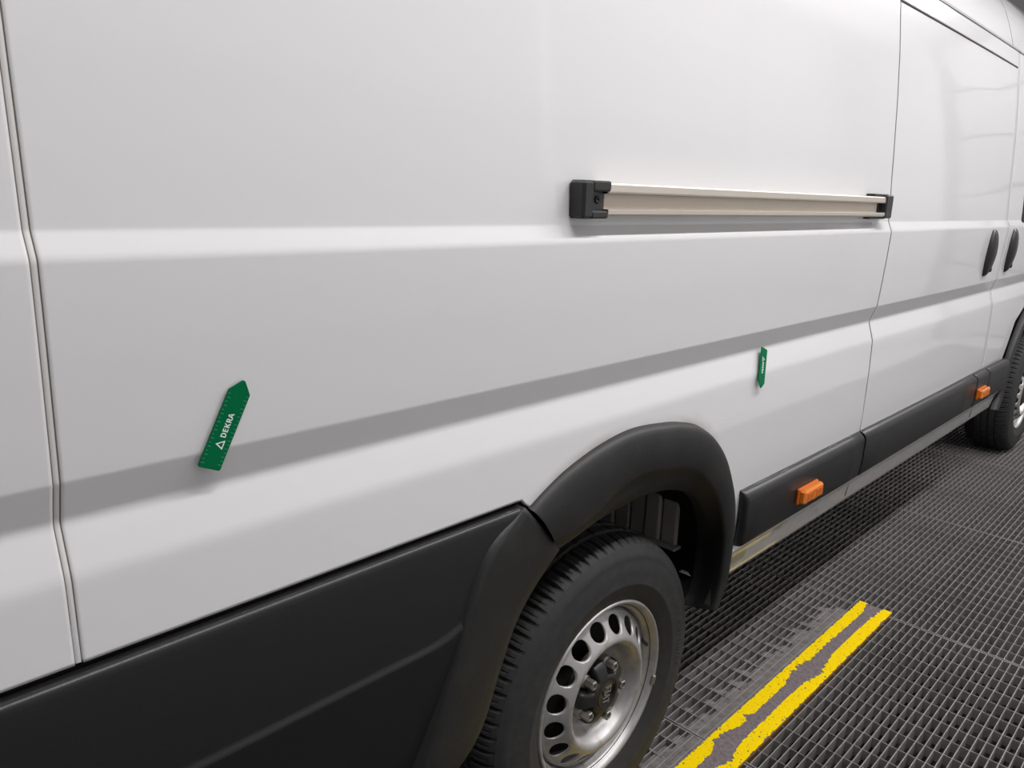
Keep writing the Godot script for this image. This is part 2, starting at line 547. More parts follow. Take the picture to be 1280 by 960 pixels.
const BOLT0 := 1.15
func wheel(called: String, c: Vector3, van: Node3D, label: String, detailed := true) -> Node3D:
	var w := Node3D.new()
	w.name = called
	van.add_child(w, true)
	w.position = c - van.position
	w.set_meta("label", label)
	# tyre: c is the middle of the rim's outer flange
	var nb := 74                  # shoulder blocks round the tread
	var seg := nb * 8
	var prof := [Vector2(0.205, -0.012), Vector2(0.218, -0.004), Vector2(0.226, 0.002), Vector2(0.240, 0.010), Vector2(0.262, 0.0155), Vector2(0.2635, 0.0165), Vector2(0.268, 0.0165), Vector2(0.270, 0.0160), Vector2(0.290, 0.0175), Vector2(0.315, 0.0145), Vector2(0.326, 0.0115), Vector2(0.328, 0.0118), Vector2(0.338, 0.007), Vector2(0.350, -0.001), Vector2(0.358, -0.010), Vector2(0.3635, -0.022), Vector2(0.3675, -0.040), Vector2(0.3690, -0.053), Vector2(0.3610, -0.055), Vector2(0.3610, -0.063), Vector2(0.3700, -0.065), Vector2(0.3710, -0.090), Vector2(0.3630, -0.092), Vector2(0.3630, -0.101), Vector2(0.3715, -0.103), Vector2(0.3715, -0.125), Vector2(0.3630, -0.127), Vector2(0.3630, -0.136), Vector2(0.3710, -0.138), Vector2(0.3700, -0.165), Vector2(0.3610, -0.167), Vector2(0.3610, -0.175), Vector2(0.3680, -0.177), Vector2(0.362, -0.200), Vector2(0.350, -0.222), Vector2(0.315, -0.236), Vector2(0.270, -0.236), Vector2(0.230, -0.222), Vector2(0.206, -0.215)]
	var st := new_st()
	lathe(st, c, prof.slice(0, 14), seg, 0, 1)
	lathe(st, c, prof.slice(13), seg, -1, 2)
	# moulded ribs on the sidewall
	for k in 26:
		var a := 0.62 - 0.031 * k
		if k % 7 == 3: continue
		var p := c + Vector3(cos(a) * 0.297, sin(a) * 0.297, 0.0176)
		cbox(st, p, Vector3(0.016 if k % 3 else 0.009, 0.0045, 0.0016), 0.0005, Basis(Vector3.BACK, a))
	part("tyre", st, M.tyre, w)
	# rim: flange, barrel, well
	st = new_st()
	var rp := [Vector2(0.2175, -0.014), Vector2(0.2215, -0.006), Vector2(0.2225, 0.0), Vector2(0.2205, 0.0045), Vector2(0.2165, 0.0050), Vector2(0.2125, 0.002), Vector2(0.2085, -0.006), Vector2(0.2060, -0.014), Vector2(0.2020, -0.019), Vector2(0.1985, -0.021), Vector2(0.1960, -0.030), Vector2(0.1930, -0.050), Vector2(0.180, -0.075), Vector2(0.178, -0.120), Vector2(0.190, -0.150), Vector2(0.205, -0.21)]
	lathe(st, c, rp, 96)
	part("rim_barrel", st, M.rim, w)
	# dished disc with round vents
	st = new_st()
	ring_with_holes(st, c, 0.1385, 0.1835, 16, 0.0205, deg_to_rad(7.8))
	var dp := []
	for r in [0.1385, 0.135, 0.131, 0.128, 0.124, 0.121, 0.118, 0.115, 0.1115, 0.108, 0.104, 0.100]: dp.append(Vector2(r, disc_z(r)))
	dp.append_array([Vector2(0.094, -0.036), Vector2(0.080, -0.037), Vector2(0.03, -0.037)])
	var ring := []
	for q in dp: ring.append(q)
	lathe(st, c, ring, 16 * 24, 1)
	lathe(st, c, [Vector2(0.1925, -0.036), Vector2(0.1885, -0.024), Vector2(0.1835, disc_z(0.1835))], 16 * 24, 1)
	part("rim_disc", st, M.rim, w)
	st = new_st()
	lathe(st, c, [Vector2(0.19, -0.075), Vector2(0.14, -0.07), Vector2(0.05, -0.07), Vector2(0.001, -0.07)], 32)
	part("brake_drum", st, M.liner, w)
	if not detailed:
		st = new_st()
		lathe(st, c, [Vector2(0.085, -0.04), Vector2(0.078, 0.0), Vector2(0.060, 0.010), Vector2(0.001, 0.012)], 32)
		part("hub_cap", st, M.cap, w)
		return w
	# five wheel bolts and the black hub cap that is cut out round them
	var b0 := BOLT0
	st = new_st()
	var ncap := 100
	lathe(st, c, [Vector2(0.080, -0.036), Vector2(0.080, -0.010), Vector2(0.0775, -0.003), Vector2(0.070, 0.003), Vector2(0.056, 0.008), Vector2(0.046, 0.011), Vector2(0.040, 0.0125), Vector2(0.036, 0.0130), Vector2(0.0345, 0.0115), Vector2(0.001, 0.0115)], ncap, 0, 3)
	var cap := part("hub_cap", st, M.cap, w)
	st = new_st()
	lathe(st, c, [Vector2(0.0345, 0.0117), Vector2(0.033, 0.0135), Vector2(0.0315, 0.0135), Vector2(0.031, 0.0122), Vector2(0.001, 0.0122)], 40)
	part("emblem", st, M.emblem, w)
	var tm := TextMesh.new()
	var sf := SystemFont.new()
	sf.font_names = PackedStringArray(["Droid Sans"])
	sf.font_weight = 700
	tm.font = sf
	tm.text = "FIAT"
	tm.font_size = 32
	tm.pixel_size = 0.00068
	tm.depth = 0.0012
	var tn := node("emblem_lettering", tm, M.letter, w, Vector3(0, 0, 0.0126))
	tn.rotation.z = deg_to_rad(-100)
	tn.scale = Vector3(0.92, 1.55, 1.0)
	for s in 5:
		var a := b0 + TAU * s / 5
		var p := c + Vector3(cos(a) * 0.065, sin(a) * 0.065, 0)
		st = new_st()
		lathe(st, p, [Vector2(0.0170, -0.037), Vector2(0.0170, -0.016), Vector2(0.0152, -0.012), Vector2(0.0120, -0.010)], 20, 0)
		lathe(st, p, [Vector2(0.0118, -0.026), Vector2(0.0118, 0.0105), Vector2(0.0108, 0.0125)], 6, -1)
		lathe(st, p, [Vector2(0.0108, 0.0125), Vector2(0.0080, 0.0132), Vector2(0.0068, 0.0125), Vector2(0.0060, 0.0070), Vector2(0.0005, 0.0065)], 6, -1)
		part("wheel_bolt", st, M.bolt, w)
	# clip-on balance weight at the flange and the valve
	st = new_st()
	cbox(st, c + Vector3(cos(-0.30) * 0.2155, sin(-0.30) * 0.2155, 0.004), Vector3(0.013, 0.026, 0.010), 0.003, Basis(Vector3.BACK, -0.30))
	part("balance_weight", st, M.bolt, w)
	st = new_st()
	tube(st, [c + Vector3(0.188, 0.045, -0.03), c + Vector3(0.178, 0.044, -0.004)], 0.0045, 10)
	part("valve", st, M.cap, w)
	return w

# ---------------------------------------------------------------- trim, rail, handles, lamps
func trim_strip(x0: float, x1: float, slant := 0.0, blend := 1.0) -> SurfaceTool:
	# protective moulding: bevelled upper edge, flat face, tucked lower edge
	var st := new_st()
	var sec := [Vector2(0.752, -0.872), Vector2(0.7525, -0.865), Vector2(0.7510, -0.8600), Vector2(0.7470, -0.8530), Vector2(0.7390, -0.8455), Vector2(0.7330, -0.8425), Vector2(0.7250, -0.8412), Vector2(0.66, -0.8425), Vector2(0.612, -0.847), Vector2(0.602, -0.8490), Vector2(0.597, -0.854), Vector2(0.596, -0.885)]
	var xs := [[0.0, -0.014], [0.0, -0.006], [0.003, -0.002], [0.009, 0.0]]
	var rows := []
	for q in sec:
		var row := PackedVector3Array()
		var off: float = -slant * (0.75 - q.x)
		for e in xs:
			row.append(Vector3(x0 + off + e[0] * blend, q.x, max(q.y + e[1] * 1.6 * blend, -0.885) if q.y > -0.87 else q.y))
		for k in range(1, 8):
			row.append(Vector3(lerp(x0 + off + 0.012, x1 - 0.006, k / 8.0), q.x, q.y))
		row.append(Vector3(x1 - 0.003, q.x, q.y)); row.append(Vector3(x1, q.x, q.y - 0.003)); row.append(Vector3(x1, q.x, min(q.y, -0.872)))
		rows.append(row)
	grid(st, rows)
	return st

func marker_lamp(x: float, van: Node3D) -> void:
	var st := new_st()
	cbox(st, Vector3(x, 0.6625, -0.8390), Vector3(0.128, 0.048, 0.010), 0.003)
	var base := part("side_marker_lamp", st, M.amber_deep, van)
	st = new_st()
	cbox(st, Vector3(x, 0.6635, -0.8270), Vector3(0.122, 0.042, 0.022), 0.006)
	part("amber_lens", st, M.amber, base)
	st = new_st()
	for k in 2:
		cbox(st, Vector3(x - 0.028 + 0.056 * k, 0.6625, -0.8160), Vector3(0.040, 0.024, 0.002), 0.0008)
	part("reflector_field", st, M.amber_deep, base)

func door_handle(x: float, van: Node3D) -> void:
	# upright grip, bowed outwards, with a lock barrel below
	var st := new_st()
	var rows := []
	for i in 21:
		var t := i / 20.0
		var y: float = lerp(1.392, 1.190, t)
		var half: float = 0.046 * pow(sin(clamp(t * 0.94 + 0.03, 0, 1) * PI), 0.35)
		var z0 := side_z(y, x) - 0.004
		var bow := 0.030 * pow(sin(t * PI), 0.45) + 0.002
		var row := PackedVector3Array()
		for q in [[-1.0, 0.0], [-1.0, 0.6], [-0.85, 0.9], [-0.5, 1.0], [0.0, 0.95], [0.15, 0.45], [0.6, 0.35], [0.8, 0.75], [1.0, 0.7], [1.0, 0.0]]:
			row.append(Vector3(x + q[0] * half - 0.010 * t, y, z0 + q[1] * bow))
		rows.append(row)
	grid(st, rows)
	var h := part("door_handle", st, M.handle, van)
	st = new_st()
	lathe(st, Vector3(x + 0.010, 1.222, side_z(1.222, x) + 0.016), [Vector2(0.011, -0.012), Vector2(0.011, 0.0), Vector2(0.009, 0.003), Vector2(0.0005, 0.003)], 20)
	part("lock_barrel", st, M.handle_dark, h)

func rail(van: Node3D) -> void:
	var x0 := 1.099
	var x1 := 2.425
	var zb := -0.8765
	# extruded channel: section in (y, z), swept along x
	var sec := [Vector2(1.4985, zb), Vector2(1.4985, -0.852), Vector2(1.4975, -0.8465), Vector2(1.4950, -0.8450), Vector2(1.4835, -0.8440), Vector2(1.4805, -0.8450), Vector2(1.4800, -0.8480), Vector2(1.4800, -0.8650), Vector2(1.4530, -0.8650), Vector2(1.4530, -0.8440), Vector2(1.4520, -0.8425), Vector2(1.4450, -0.8425), Vector2(1.4420, -0.8440), Vector2(1.4410, -0.8470), Vector2(1.4410, zb)]
	var st := new_st()
	for i in sec.size() - 1:
		var a: Vector2 = sec[i]; var b: Vector2 = sec[i + 1]
		var rows := [PackedVector3Array([Vector3(x0, a.x, a.y), Vector3(x1, a.x, a.y)]), PackedVector3Array([Vector3(x0, b.x, b.y), Vector3(x1, b.x, b.y)])]
		grid(st, rows, false, -1)
	var r := part("sliding_door_rail", st, M.alu, van)
	r.set_meta("label", "aluminium sliding door rail channel")
	st = new_st()
	cbox(st, Vector3((x0 + x1) / 2 - 0.004, 1.4665, -0.8625), Vector3(x1 - x0 - 0.026, 0.0268, 0.005), 0.0008)
	part("channel_web", st, M.alu_web, r)
	# rear end cap with a screw, front end cap open towards the channel
	st = new_st()
	cbox(st, Vector3(1.0445, 1.4690, -0.8595), Vector3(0.029, 0.0640, 0.036), 0.005)
	cbox(st, Vector3(1.0790, 1.4920, -0.8585), Vector3(0.050, 0.0175, 0.036), 0.003)
	cbox(st, Vector3(1.0770, 1.4440, -0.8590), Vector3(0.046, 0.0135, 0.035), 0.003)
	cbox(st, Vector3(1.0760, 1.4680, -0.8630), Vector3(0.044, 0.0380, 0.020), 0.002)
	var c1 := part("end_cap", st, M.handle, r)
	st = new_st()
	lathe(st, Vector3(1.0790, 1.4690, -0.8530), [Vector2(0.0070, 0.0), Vector2(0.0062, 0.0022), Vector2(0.0030, 0.0024), Vector2(0.0025, 0.0005), Vector2(0.0004, 0.0003)], 18)
	part("cap_screw", st, M.handle_dark, c1)
	st = new_st()
	cbox(st, Vector3(2.4500, 1.4700, -0.8580), Vector3(0.050, 0.0660, 0.036), 0.003)
	cbox(st, Vector3(2.4100, 1.5030, -0.8640), Vector3(0.110, 0.0060, 0.024), 0.001)
	cbox(st, Vector3(2.4050, 1.4372, -0.8660), Vector3(0.120, 0.0050, 0.020), 0.001)
	part("end_cap", st, M.handle, r)
	st = new_st()
	cbox(st, Vector3(2.4150, 1.4665, -0.8600), Vector3(0.024, 0.0262, 0.006), 0.001)
	part("cap_pocket", st, M.handle_dark, r)

func build_van() -> void:
	var van := thing("van", "white panel van with black lower cladding, steel wheels and a sliding door rail", "van", VAN_AT)
	var st: SurfaceTool
	# side panels
	part("rear_corner_panel", body_panel(-0.09, 0.2120, 8, 2.13, -1.0, 0, 1), M.paint, van)
	part("side_panel", body_panel(0.2200, 2.5505, 200), M.paint, van)
	var dr := part("sliding_door", body_panel(2.5585, 4.020, 60, 2.0565), M.paint, van)
	dr.set_meta("label", "glossy white sliding door")
	part("header_panel", body_panel(2.5585, 4.020, 40, 2.130, 2.064), M.paint, van)
	# bead of sealer in the rear joint, dark channels behind the seams
	st = new_st()
	var rows := []
	for y in side_rows() + [1.03, 1.0, 0.97, 0.952]:
		var z := side_z(y, 0.216) - 0.0012
		rows.append(PackedVector3Array([Vector3(0.2130, y, z - 0.004), Vector3(0.2131, y, z - 0.0006), Vector3(0.2137, y, z), Vector3(0.2183, y, z), Vector3(0.2189, y, z - 0.0006), Vector3(0.2190, y, z - 0.004)]))
	grid(st, rows)
	part("joint_sealer", st, M.sealer, van)
	for q in [[0.2112, 0.2208], [2.5500, 2.5590], [4.0195, 4.0605]]:
		st = new_st()
		rows = []
		for y in side_rows() + [1.0, 0.9, 0.75, 0.6]:
			if q[0] < 0.3 and y < 0.94: continue
			rows.append(PackedVector3Array([Vector3(q[0], y, side_z(y, q[0]) - 0.0016), Vector3(q[1], y, side_z(y, q[1]) - 0.0016)]))
		grid(st, rows)
		part("seam_channel", st, M.seam_dirt if q[0] < 0.3 else (M.seam_dark if q[0] < 4.0 else M.seam_light), van)
	st = new_st()
	rows = []
	for y in [2.070, 2.056, 2.045]:
		var row := PackedVector3Array()
		for k in 21:
			var x: float = lerp(2.556, 4.024, k / 20.0)
			row.append(Vector3(x, y, side_z(y, x) - 0.004))
		rows.append(row)
	grid(st, rows)
	part("door_seal", st, M.seal_grey, van)
	# black gap above the rear cladding
	st = new_st()
	cbox(st, Vector3(0.42, 0.945, -0.885), Vector3(1.06, 0.03, 0.02), 0.001)
	part("cladding_gap", st, M.gap, van)
	# cab door with window
	part("cab_door", body_panel(4.060, 5.10, 24, 1.42), M.paint, van)
	part("cab_door_frame", body_panel(4.060, 4.33, 10, 2.130, 1.40), M.paint, van)
	part("cab_door_header", body_panel(4.33, 4.98, 10, 2.130, 2.02, 0, 1), M.paint, van)
	st = new_st()
	grid(st, [PackedVector3Array([Vector3(4.40, 2.03, side_z(2.03, 4.4) - 0.012), Vector3(5.02, 2.03, side_z(2.03, 5.02) - 0.012)]), PackedVector3Array([Vector3(4.40, 1.42, side_z(1.42, 4.4) - 0.012), Vector3(5.70, 1.40, side_z(1.42, 5.1) - 0.012)])])
	part("cab_window", st, M.glass, van)
	st = new_st()
	cbox(st, Vector3(4.365, 1.72, side_z(1.72, 4.36) - 0.008), Vector3(0.07, 0.62, 0.012), 0.003, Basis(Vector3.RIGHT, -0.09))
	cbox(st, Vector3(4.72, 1.425, side_z(1.42, 4.6) - 0.005), Vector3(0.78, 0.03, 0.012), 0.003)
	part("window_seal", st, M.handle_dark, van)
	var wing_top := [Vector2(5.10, 1.42), Vector2(5.74, 1.42), Vector2(5.87, 1.37), Vector2(6.03, 1.25), Vector2(6.10, 1.12)]
	st = new_st()
	rows = []
	for k in 25:
		var row := PackedVector3Array()
		for j in 31:
			var x: float = lerp(5.105, 6.10, j / 30.0)
			var y: float = lerp(interp(wing_top, x), body_bottom(x), k / 24.0)
			row.append(Vector3(x, y, side_z(y, min(x, 5.4))))
		rows.append(row)
	grid(st, rows)
	part("front_wing", st, M.paint, van)
	# roof: bright drip channel and rounded roof side, carried over to the far side
	var rp := [Vector2(-0.934, 2.128), Vector2(-0.937, 2.136), Vector2(-0.949, 2.140), Vector2(-0.957, 2.139), Vector2(-0.961, 2.145), Vector2(-0.966, 2.160), Vector2(-0.985, 2.22), Vector2(-1.015, 2.30), Vector2(-1.055, 2.37), Vector2(-1.11, 2.43), Vector2(-1.20, 2.48), Vector2(-1.36, 2.505), Vector2(-1.88, 2.52)]
	var full := rp.duplicate()
	for k in range(rp.size() - 2, -1, -1): full.append(Vector2(-3.76 - rp[k].x, rp[k].y))
	for seg in [[-0.09, 4.030, "roof"], [4.036, 4.95, "cab_roof"]]:
		st = new_st()
		rows = []
		for q in full:
			var row := PackedVector3Array()
			for k in 25:
				var x: float = lerp(seg[0], seg[1], k / 24.0)
				var tp: float = 0.012 * pow(max(0.0, x - 2.7) / 1.6, 2.0)
				row.append(Vector3(x, q.y, q.x - tp * (1.0 if q.x > -1.88 else -1.0)))
			rows.append(row)
		rows.reverse()
		grid(st, rows)
		part(seg[2], st, M.paint, van)
	# far side, ends, windscreen and bonnet close the body
	st = new_st()
	rows = []
	for y in [2.13, 1.9, 1.6, 1.44, 1.40, 1.16, 1.11, 1.05, 0.8, 0.5]:
		var row := PackedVector3Array()
		for x in [-0.09, 2.0, 4.95, 6.1]:
			if x > 5.0: row.append(Vector3(min(4.95 + (2.13 - y) * 1.27, 6.10), y, -3.76 - side_z(y, 5.2)))
			else: row.append(Vector3(x, y, -3.76 - side_z(y, 1.0)))
		rows.append(row)
	grid(st, rows, true)
	part("far_side", st, M.paint, van)
	st = new_st()
	rows = []
	for q in [[2.505, -1.36], [2.43, -1.11], [2.30, -1.015], [2.14, -0.957], [1.6, -0.881], [1.42, -0.872], [1.36, -0.86], [1.11, -0.888], [1.05, -0.869], [0.5, -0.88]]:
		rows.append(PackedVector3Array([Vector3(-0.09, q[0], -3.76 - q[1]), Vector3(-0.09, q[0], q[1])]))
	grid(st, rows)
	part("rear_doors", st, M.paint, van)
	# raked windscreen between painted pillars: the roof's section runs down to the scuttle
	var secs := []
	for i in 21:
		var t := i / 20.0
		var x: float = lerp(4.95, 5.85, t)
		var yb: float = lerp(2.128, 1.40, t)
		var row := PackedVector3Array()
		for q in full:
			var side := 1.0 if q.x > -1.88 else -1.0
			var tp: float = 0.012 * pow((min(x, 5.4) - 2.7) / 1.6, 2.0)
			var zz: float = q.x - tp * side
			var wide: float = -1.88 + (zz + 1.88) * lerp(1.0, 1.045, t)
			row.append(Vector3(x + 0.10 * sin(t * PI * 0.5) * (1.0 - pow(abs(zz + 1.88) / 0.95, 2.0)), yb + (q.y - 2.128) * lerp(1.0, 0.12, t), wide))
		secs.append(row)
	var cut := 9
	var screen := []
	var pillar_a := []
	var pillar_b := []
	for row in secs:
		screen.append(row.slice(cut, row.size() - cut))
		pillar_a.append(row.slice(0, cut + 1))
		pillar_b.append(row.slice(row.size() - cut - 1))
	st = new_st()
	grid(st, screen, true)
	part("windscreen", st, M.glass, van)
	for pl in [pillar_a, pillar_b]:
		st = new_st()
		grid(st, pl, true)
		part("windscreen_pillar", st, M.paint, van)
	# bonnet and nose, rounded at the corners
	st = new_st()
	rows = []
	for q in [[1.42, 5.78, 5.74], [1.37, 5.95, 5.87], [1.31, 6.08, 5.96], [1.25, 6.15, 6.03], [1.12, 6.22, 6.10], [0.95, 6.26, 6.10], [0.70, 6.28, 6.11], [0.45, 6.28, 6.12], [0.32, 6.24, 6.10]]:
		var row := PackedVector3Array()
		for k in 33:
			var u := k / 16.0 - 1.0
			var half: float = side_z(q[0], 5.4) + 1.88
			row.append(Vector3(lerp(q[1], q[2], pow(abs(u), 5.0)), q[0] + (0.04 * (1.0 - u * u) if q[0] > 1.2 else 0.0), -1.88 + half * -u))
		rows.append(row)
	grid(st, rows)
	part("bonnet_and_nose", st, M.paint, van)
	st = new_st()
	cbox(st, Vector3(6.275, 0.50, -1.88), Vector3(0.04, 0.26, 1.30), 0.015)
	cbox(st, Vector3(6.262, 0.92, -1.88), Vector3(0.03, 0.12, 1.00), 0.012)
	part("bumper_grille", st, M.plastic, van)
	# floor pan, wheel wells
	st = new_st()
	box(st, Vector3(-0.08, 0.50, -2.85), Vector3(0.70, 0.54, -0.90))
	box(st, Vector3(1.76, 0.50, -2.85), Vector3(4.42, 0.54, -0.92))
	box(st, Vector3(0.70, 1.02, -2.85), Vector3(1.78, 1.04, -0.90))
	box(st, Vector3(4.42, 1.02, -2.85), Vector3(6.20, 1.04, -0.92))
	box(st, Vector3(0.60, 0.50, -1.42), Vector3(1.90, 1.02, -1.38))
	box(st, Vector3(4.42, 0.50, -1.42), Vector3(6.2, 1.02, -1.38))
	box(st, Vector3(0.3, 0.40, -1.75), Vector3(1.9, 0.50, -1.60))
	box(st, Vector3(0.9, 0.28, -2.75), Vector3(1.68, 0.44, -1.18))
	box(st, Vector3(5.4, 0.28, -2.75), Vector3(5.7, 0.44, -1.18))
	part("underbody", st, M.underbody, van)
	# rear wheel arch
	part("cladding", rear_cladding(), M.plastic, van)
	var rf := part("arch_flare", rear_flare(), M.flare, van)
	rf.set_meta("label", "rear section of black arch flare")
	var ff := part("arch_flare", arch_flare(), M.flare, van)
	ff.set_meta("label", "front section of black arch flare")
	st = new_st()
	rows = []
	var inner := []
	for k in range(RI.size() - 1, -1, -1): inner.append(Vector3(RI[k].x - 0.004, RI[k].y + 0.004, -0.90))
	for p in FI: inner.append(p + Vector3(0.004, 0.004, -0.025))
	for p in inner:
		var d := Vector3(p.x - 1.288, p.y - 0.36, 0).normalized()
		rows.append(PackedVector3Array([p, p + d * 0.03 + Vector3(0, 0, -0.03), Vector3(p.x, p.y, -1.38) + d * 0.03]))
	grid(st, rows, true)
	part("wheel_well", st, M.liner, van)
	st = new_st()
	var zr := -1.02
	while zr > -1.34:
		cbox(st, Vector3(1.715, 0.655, zr - 0.02), Vector3(0.028 if int(round(-zr * 20)) % 2 else 0.016, 0.20, 0.049), 0.005)
		zr -= 0.052
	cbox(st, Vector3(1.708, 0.553, -1.17), Vector3(0.034, 0.010, 0.33), 0.003)
	part("well_rib_panel", st, M.liner_rib, van)
	st = new_st()
	cbox(st, Vector3(1.722, 0.440, -1.050), Vector3(0.010, 0.050, 0.012), 0.003, Basis(Vector3.RIGHT, -0.5))
	cbox(st, Vector3(1.722, 0.466, -1.032), Vector3(0.010, 0.007, 0.030), 0.003, Basis(Vector3.RIGHT, -0.3))
	part("bracket", st, M.rim_dark, van)
	# sill
	st = new_st()
	rows = []
	var cols := []
	var nz := FastNoiseLite.new()
	nz.seed = 9; nz.frequency = 6.0
	for q in [Vector2(0.605, -0.880), Vector2(0.592, -0.876), Vector2(0.583, -0.869), Vector2(0.579, -0.8685), Vector2(0.574, -0.873), Vector2(0.56, -0.880), Vector2(0.545, -0.884), Vector2(0.530, -0.887), Vector2(0.515, -0.890), Vector2(0.500, -0.893), Vector2(0.490, -0.897), Vector2(0.487, -0.905), Vector2(0.487, -1.0)]:
		var row := PackedVector3Array(); var cr := []
		for k in 121:
			var x: float = lerp(1.712, 4.425, k / 120.0)
			row.append(Vector3(x, q.x, q.y))
			var a: float = clamp((nz.get_noise_2d(x * 1.0, q.x * 4.0) + 0.42 - max(0.0, x - 1.78) * 1.5) * 2.2, 0, 0.8) if q.x < 0.577 and q.x > 0.515 else 0.0
			var g: float = clamp(nz.get_noise_2d(x * 2.0 + 7.0, q.x * 9.0) * 0.30 + 0.12, 0.03, 0.24)
			cr.append(Color(1, 1, 1).lerp(Color(0.50, 0.45, 0.36), g).lerp(Color(0.52, 0.46, 0.24), a))
		rows.append(row); cols.append(cr)
	grid(st, rows, false, 0, cols)
	part("sill", st, M.paint, van).set_meta("label", "dusty white sill below the trim")
	st = new_st()
	for x in [2.56, 4.03]:
		st = new_st()
		cbox(st, Vector3(x, 0.545, -0.8845), Vector3(0.003, 0.06, 0.004), 0.0005, Basis(Vector3.RIGHT, 0.16))
		part("sill_joint", st, M.seal_grey, van)
	# trim mouldings
	part("trim_moulding", trim_strip(1.752, 2.536, -0.03, 1.0), M.plastic, van)
	part("trim_moulding", trim_strip(2.549, 3.850, 0.0, 0.2), M.plastic, van)
	part("trim_moulding", trim_strip(3.862, 4.055, 0.0, 0.2), M.plastic, van)
	part("trim_moulding", trim_strip(4.064, 4.43, 0.0, 0.2), M.plastic, van)
	marker_lamp(2.112, van)
	marker_lamp(3.935, van)
	rail(van)
	door_handle(3.79, van)
	door_handle(4.165, van)
	# scratch left on the panel ahead of the arch
	st = new_st()
	for k in 4:
		var x := 1.63 + k * 0.04
		cbox(st, Vector3(x, 0.968 - k * 0.002, side_z(0.968, x) + 0.0002), Vector3(0.026, 0.0012, 0.0008), 0.0002, Basis(Vector3.BACK, -0.05))
	part("scratch", st, M.sealer, van)
	# front arch flare
	st = new_st()
	rows = []
	var fa := [Vector2(4.725, 0.955), Vector2(4.60, 0.86), Vector2(4.515, 0.75), Vector2(4.475, 0.63), Vector2(4.445, 0.549), Vector2(4.400, 0.490)]
	var fb := [Vector2(5.0, 1.05), Vector2(5.3, 1.08), Vector2(5.6, 1.07), Vector2(5.9, 0.98), Vector2(6.08, 0.80), Vector2(6.15, 0.5)]
	fa.reverse(); fa.append_array(fb)
	for p in fa:
		var d := Vector3(5.45 - p.x, 0.40 - p.y, 0).normalized()
		var o := Vector3(p.x, p.y, -0.885)
		rows.append(PackedVector3Array([o, o + Vector3(0, 0, 0.022), o + d * 0.008 + Vector3(0, 0, 0.032), o + d * 0.03 + Vector3(0, 0, 0.033), o + d * 0.06 + Vector3(0, 0, 0.022), o + d * 0.068 + Vector3(0, 0, -0.02), o + d * 0.068 + Vector3(0, 0, -0.45)]))
	grid(st, smooth_rows(rows, 4), true)
	part("front_arch_flare", st, M.flare, van)
	# wheels
	wheel("rear_wheel", Vector3(1.288, 0.36, -0.922), van, "rear steel wheel with round vents")
	wheel("front_wheel", Vector3(5.55, 0.366, -0.955), van, "front steel wheel at the far end", false)
	var back := wheel("rear_wheel", Vector3(1.288, 0.36, -2.60), van, "rear wheel on the van's far side", false)
	back = wheel("front_wheel", Vector3(5.55, 0.36, -2.58), van, "front wheel on the van's far side", false)

